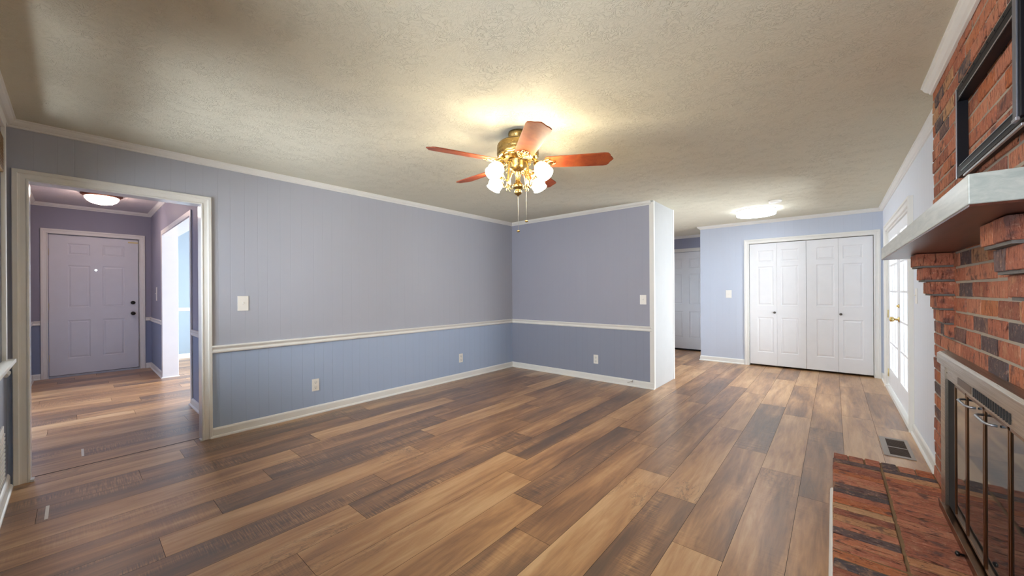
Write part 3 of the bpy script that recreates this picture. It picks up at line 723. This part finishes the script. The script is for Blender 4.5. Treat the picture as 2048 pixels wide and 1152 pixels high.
for (a, c_, hy) in ((2.395, 2.585, None), (2.155, 2.390, 'h'), (1.895, 2.148, 'h'), (1.64, 1.888, None)):
    fr_ = MB(); x0, x1 = .412, .422; z0, z1 = .252, .842; w = .010
    fr_.box(x0, x1, a, a + w, z0, z1); fr_.box(x0, x1, c_ - w, c_, z0, z1); fr_.box(x0, x1, a, c_, z0, z0 + w); fr_.box(x0, x1, a, c_, z1 - w, z1)
    gp = fr_.build('glass_door', m_bronze, gd, bevel=.001)
    b = MB(); b.box(.4155, .4185, a + .004, c_ - .004, z0 + .004, z1 - .004); b.build('glass_pane', m_fglass, gp)
    if hy:
        m_ = (a + c_) / 2 + .05; b = MB(); z = .815
        b.tube([(.412, m_ - .075, z), (.396, m_ - .070, z), (.388, m_ - .05, z), (.388, m_ + .05, z), (.396, m_ + .070, z), (.412, m_ + .075, z)], .0045, 8); b.build('pull_handle', m_steel, gp)
for a, c_ in ((2.590, 2.712), (1.588, 1.635)):
    b = MB(); b.box(.4135, .4165, a, c_, .245, .843); b.build('shaded_gap_strip', m_void, gd)  # black strip stands for the unlit gap beside the glass doors
b = MB(); b.lathe([(.004, 0), (.004, .012), (.009, .014), (.010, .022), (.002, .026)], 12, (.387, 2.275, .224), (-1, 0, 0)); b.build('damper_knob', m_black, gd)

# ------------------------------------------------------------------ black wall bracket frame above the mantel
tv = empty('wall_mount_frame', (.42, 2.1, 1.74), 'black steel wall mount frame bolted to the brick above the mantel', 'wall mount')
xF, xW = .400, .434
def chan(name, y0, y1, z0, z1, edge, web=True):
    b = MB(); b.box(xF + .0025, xW, y0, y1, z0, z1); o = b.build(name, m_steelblk, tv, bevel=.001)
    b = MB()
    for q in edge: b.box(*q)
    b.build('steel_edge', m_steel, o, bevel=.0006)
chan('upright', 2.448, 2.456, 1.745, 2.120, [(xF, xF + .0025, 2.448, 2.460, 1.740, 2.122)])
chan('top_rail', 1.715, 2.448, 2.105, 2.111, [(xF, xF + .0025, 1.715, 2.40, 2.070, 2.074)])
b = MB(); b.box(xF + .004, xW, 1.715, 2.448, 2.068, 2.128); b.build('top_web', m_steelblk, tv)
chan('bottom_rail', 1.715, 2.448, 1.752, 1.758, [(xF, xF + .0025, 1.73, 2.40, 1.785, 1.788), (xF, xF + .0025, 1.73, 2.38, 1.758, 1.761)])
b = MB(); b.box(xF + .003, xW, 1.715, 2.448, 1.742, 1.790); b.build('bottom_web', m_steelblk, tv)
b = MB(); b.box(xF + .000, xF + .008, 1.722, 2.34, 1.728, 1.736); b.build('lower_lip', m_steel, tv, bevel=.001)
b = MB(); b.box(xF - .006, xW, 1.700, 1.730, 1.750, 2.135); o = b.build('upright', m_steelblk, tv, bevel=.0015)
b = MB(); b.box(xF - .010, xF - .006, 1.715, 1.745, 1.752, 2.135); b.build('steel_edge', plain('grey_painted_steel', srgb(110, 112, 122), .4, .4), o, bevel=.001)
b = MB(); b.box(xF - .012, xF - .004, 1.712, 1.748, 1.742, 1.752); b.build('end_cap', m_steel, tv, bevel=.001)
for k in range(8):
    b = MB(); b.lathe([(.003, 0), (.003, .003), (.0005, .0035)], 8, (xF + .0042, 1.80 + k * .08, 2.116), (-1, 0, 0)); b.build('bolt', m_black, tv)

# ------------------------------------------------------------------ ceiling fan
FX, FY = -1.755, 2.125
fan = empty('ceiling_fan', (FX, FY, ZC), 'brass ceiling fan with five cherry wood blades and four lit glass shades', 'ceiling fan')
b = MB(); b.lathe([(.068, 2.4395), (.072, 2.425), (.068, 2.405), (.060, 2.385), (.064, 2.372)], 40, (FX, FY, 0)); b.build('canopy', m_brass, fan)
b = MB(); b.lathe([(.060, 2.374), (.108, 2.370), (.132, 2.362), (.146, 2.350), (.152, 2.338), (.150, 2.332), (.153, 2.326), (.153, 2.300), (.150, 2.294), (.154, 2.288), (.154, 2.276), (.148, 2.268), (.134, 2.260), (.128, 2.248), (.105, 2.240), (.08, 2.236)], 56, (FX, FY, 0))
mh = b.build('motor_housing', m_brass, fan)
b = MB(); b.lathe([(.128, 2.270), (.146, 2.270), (.152, 2.262), (.146, 2.254), (.128, 2.252)], 108, (FX, FY, 0), flute=.02, nf=18)
b.build('scroll_band', m_gold, mh)
b = MB(); b.lathe([(.075, 2.238), (.078, 2.228), (.070, 2.215), (.066, 2.190), (.058, 2.168), (.034, 2.152), (.024, 2.146), (.026, 2.138), (.022, 2.13), (.017, 2.115), (.017, 2.085), (.022, 2.072), (.036, 2.060), (.041, 2.046), (.038, 2.032), (.026, 2.024), (.018, 2.020), (.026, 2.012), (.029, 2.000), (.024, 1.988), (.010, 1.980), (.005, 1.974), (.001, 1.972)], 32, (FX, FY, 0), flute=0)
b.build('light_fitter', m_brass, fan)
# blades
ZB = 2.212; RB = .682
def blade(name, ang):
    u = Vector((math.cos(ang), math.sin(ang), 0)); w = Vector((-math.sin(ang), math.cos(ang), 0)); pit = math.radians(13)
    n_ = Vector((0, 0, 1)); wp = w * math.cos(pit) - n_ * math.sin(pit); nn = u.cross(wp)
    wf = 1.13; out = [(.200, -.052), (.215, -.058), (.45, -.066), (.615, -.070), (.640, -.066), (.655, -.050), (.662, -.030), (.672, -.018), (.682, 0), (.672, .018), (.662, .030), (.655, .050), (.640, .066), (.615, .070), (.45, .066), (.215, .058), (.200, .052)]
    b = MB(); o = Vector((FX, FY, ZB)); th = .0035
    top = [b.bm.verts.new(o + u * r + wp * s * wf + nn * th) for r, s in out]; bot = [b.bm.verts.new(o + u * r + wp * s * wf - nn * th) for r, s in out]
    b.bm.faces.new(top); b.bm.faces.new(bot[::-1])
    for i in range(len(out)): j = (i + 1) % len(out); b.bm.faces.new([top[i], bot[i], bot[j], top[j]])
    bo = b.build('blade', m_cherry, fan, bevel=.0012)
    b = MB(); dn = nn * -.007
    P = lambda r, s, d=0: o + u * r + wp * s + dn + nn * d
    base = o + u * .105 + Vector((0, 0, .035))
    b.tube([base, o + u * .14 + Vector((0, 0, .012)) , P(.175, 0), P(.215, 0), P(.27, 0)], [.010, .010, .009, .008, .004], 8)
    for sg in (-1, 1):
        b.tube([P(.165, 0), P(.18, .018 * sg), P(.20, .040 * sg), P(.225, .046 * sg), P(.240, .036 * sg), P(.235, .024 * sg), P(.222, .024 * sg)], [.006, .006, .006, .0055, .005, .004, .003], 7)
        b.tube([P(.20, .004 * sg), P(.225, .012 * sg), P(.25, .022 * sg), P(.268, .018 * sg), P(.275, .006 * sg)], [.005, .005, .0045, .004, .003], 7)
        b.tube([P(.15, .004 * sg), P(.155, .026 * sg), P(.172, .034 * sg), P(.182, .024 * sg)], [.005, .005, .004, .003], 7)
    for r, s in ((.222, .03), (.222, -.03), (.262, 0)): b.ball(P(r, s, -.002), .005, 8)
    b.build('blade_iron', m_gold, bo)
for k in range(5): blade('blade', math.radians(-39.3 + 72 * k))
# four arms with lit tulip shades
for k in range(4):
    a = math.radians(-2.5 + 90 * k); u = Vector((math.cos(a), math.sin(a), 0)); o = Vector((FX, FY, 0)); Zz = Vector((0, 0, 1))
    P = lambda r, z: o + u * r + Zz * z
    b = MB(); b.tube([P(.03, 2.205), P(.062, 2.222), P(.085, 2.205), P(.096, 2.17), P(.10, 2.12), P(.108, 2.08), P(.122, 2.062), P(.140, 2.066), P(.152, 2.085), P(.160, 2.105), P(.176, 2.125)], [.006] * 11, 8)
    b.tube([P(.04, 2.16), P(.062, 2.150), P(.078, 2.12), P(.084, 2.08), P(.080, 2.05), P(.066, 2.035), P(.052, 2.040)], [.004, .004, .004, .004, .0035, .003, .003], 7)
    b.tube([P(.10, 2.085), P(.100, 2.055), P(.092, 2.035), P(.078, 2.022)], [.004, .0035, .003, .002], 7)
    b.tube([P(.106, 2.08), P(.118, 2.045), P(.112, 2.025)], [.003, .003, .002], 7)
    b.tube([P(.085, 2.20), P(.110, 2.205), P(.124, 2.19), P(.118, 2.172), P(.104, 2.175)], [.0045, .004, .004, .0035, .003], 7)
    ax = (u * .68 - Zz * .73).normalized(); s0 = P(.185, 2.158)
    b.lathe([(.016, -.030), (.020, -.022), (.024, -.004), (.030, .0), (.034, .010), (.030, .014)], 20, s0, ax)
    ar = b.build('light_arm', m_gold, fan)
    b = MB(); b.lathe([(a_ * .86, b_ * .90) for a_, b_ in [(.026, .006), (.040, .016), (.054, .034), (.062, .056), (.064, .078), (.060, .100), (.058, .112), (.064, .124), (.0615, .125), (.055, .112), (.057, .10), (.061, .078), (.059, .056), (.051, .034), (.037, .018), (.020, .010)]], 48, s0, ax, flute=.012, nf=16)
    b.build('lamp_shade', m_shade, ar)
for dx_, dy_, z1 in ((0, 0, 1.722), (.045, .040, 1.795)):
    b = MB(); zt_ = 1.974 if dx_ == 0 else 2.05
    z = zt_; b.tube([(FX + dx_, FY + dy_, zt_), (FX + dx_, FY + dy_, z1)], .0011, 6)
    pc = b.build('pull_chain', plain('pale_bead_chain', srgb(214, 206, 186), .3, .5), fan)
    b = MB(); b.ball((FX + dx_, FY + dy_, z1 - .006), .0125, 14, (1, 1, .6)); b.build('pull_knob', m_brass, pc)

# ------------------------------------------------------------------ flush lights and detector
fl = empty('flush_ceiling_light', (-.855, 6.48, ZC), 'round white drum ceiling light glowing in front of the closet doors', 'ceiling light')
b = MB(); b.lathe([(.245, ZC - .0005), (.25, ZC - .006), (.25, ZC - .012)], 48, (-.855, 6.48, 0)); b.build('ceiling_pan', m_plate, fl)
b = MB(); b.lathe([(.243, 2.428), (.246, 2.424), (.246, 2.384), (.243, 2.380)], 64, (-.855, 6.48, 0)); b.build('drum_shade', m_drum, fl)
b = MB(); b.lathe([(.2475, 2.380), (.2475, 2.374), (.244, 2.372)], 64, (-.855, 6.48, 0)); b.build('trim_ring', plain('grey_trim_ring', srgb(170, 176, 184), .4), fl)  # plain grey ring below the drum
b = MB(); b.lathe([(.242, 2.372), (.240, 2.366), (.20, 2.362), (.001, 2.360)], 64, (-.855, 6.48, 0)); b.build('diffuser', m_drum, fl)
b = MB(); b.lathe([(.072, ZC - .0005), (.072, 2.425), (.066, 2.412), (.04, 2.408), (.001, 2.407)], 32, (-.57, 5.93, 0)); b.build('smoke_detector', m_plate, None, label='small round white smoke detector on the ceiling beside the drum light', category='smoke detector')
el = empty('entry_ceiling_light', (-7.68, .262, ZE), 'white glass dome ceiling light with brown rim in the entry', 'ceiling light')
b = MB(); b.lathe([(.196, ZE - .0005), (.205, ZE - .006), (.204, ZE - .022), (.186, ZE - .032), (.172, ZE - .046)], 48, (-7.68, .262, 0)); b.build('rim', plain('bronze_brown_rim', srgb(96, 48, 26), .4, .5), el)
b = MB(); b.lathe([(.168, ZE - .036), (.164, ZE - .066), (.144, ZE - .098), (.106, ZE - .124), (.05, ZE - .140), (.001, ZE - .143)], 48, (-7.68, .262, 0)); b.build('glass_dome', m_dome, el)
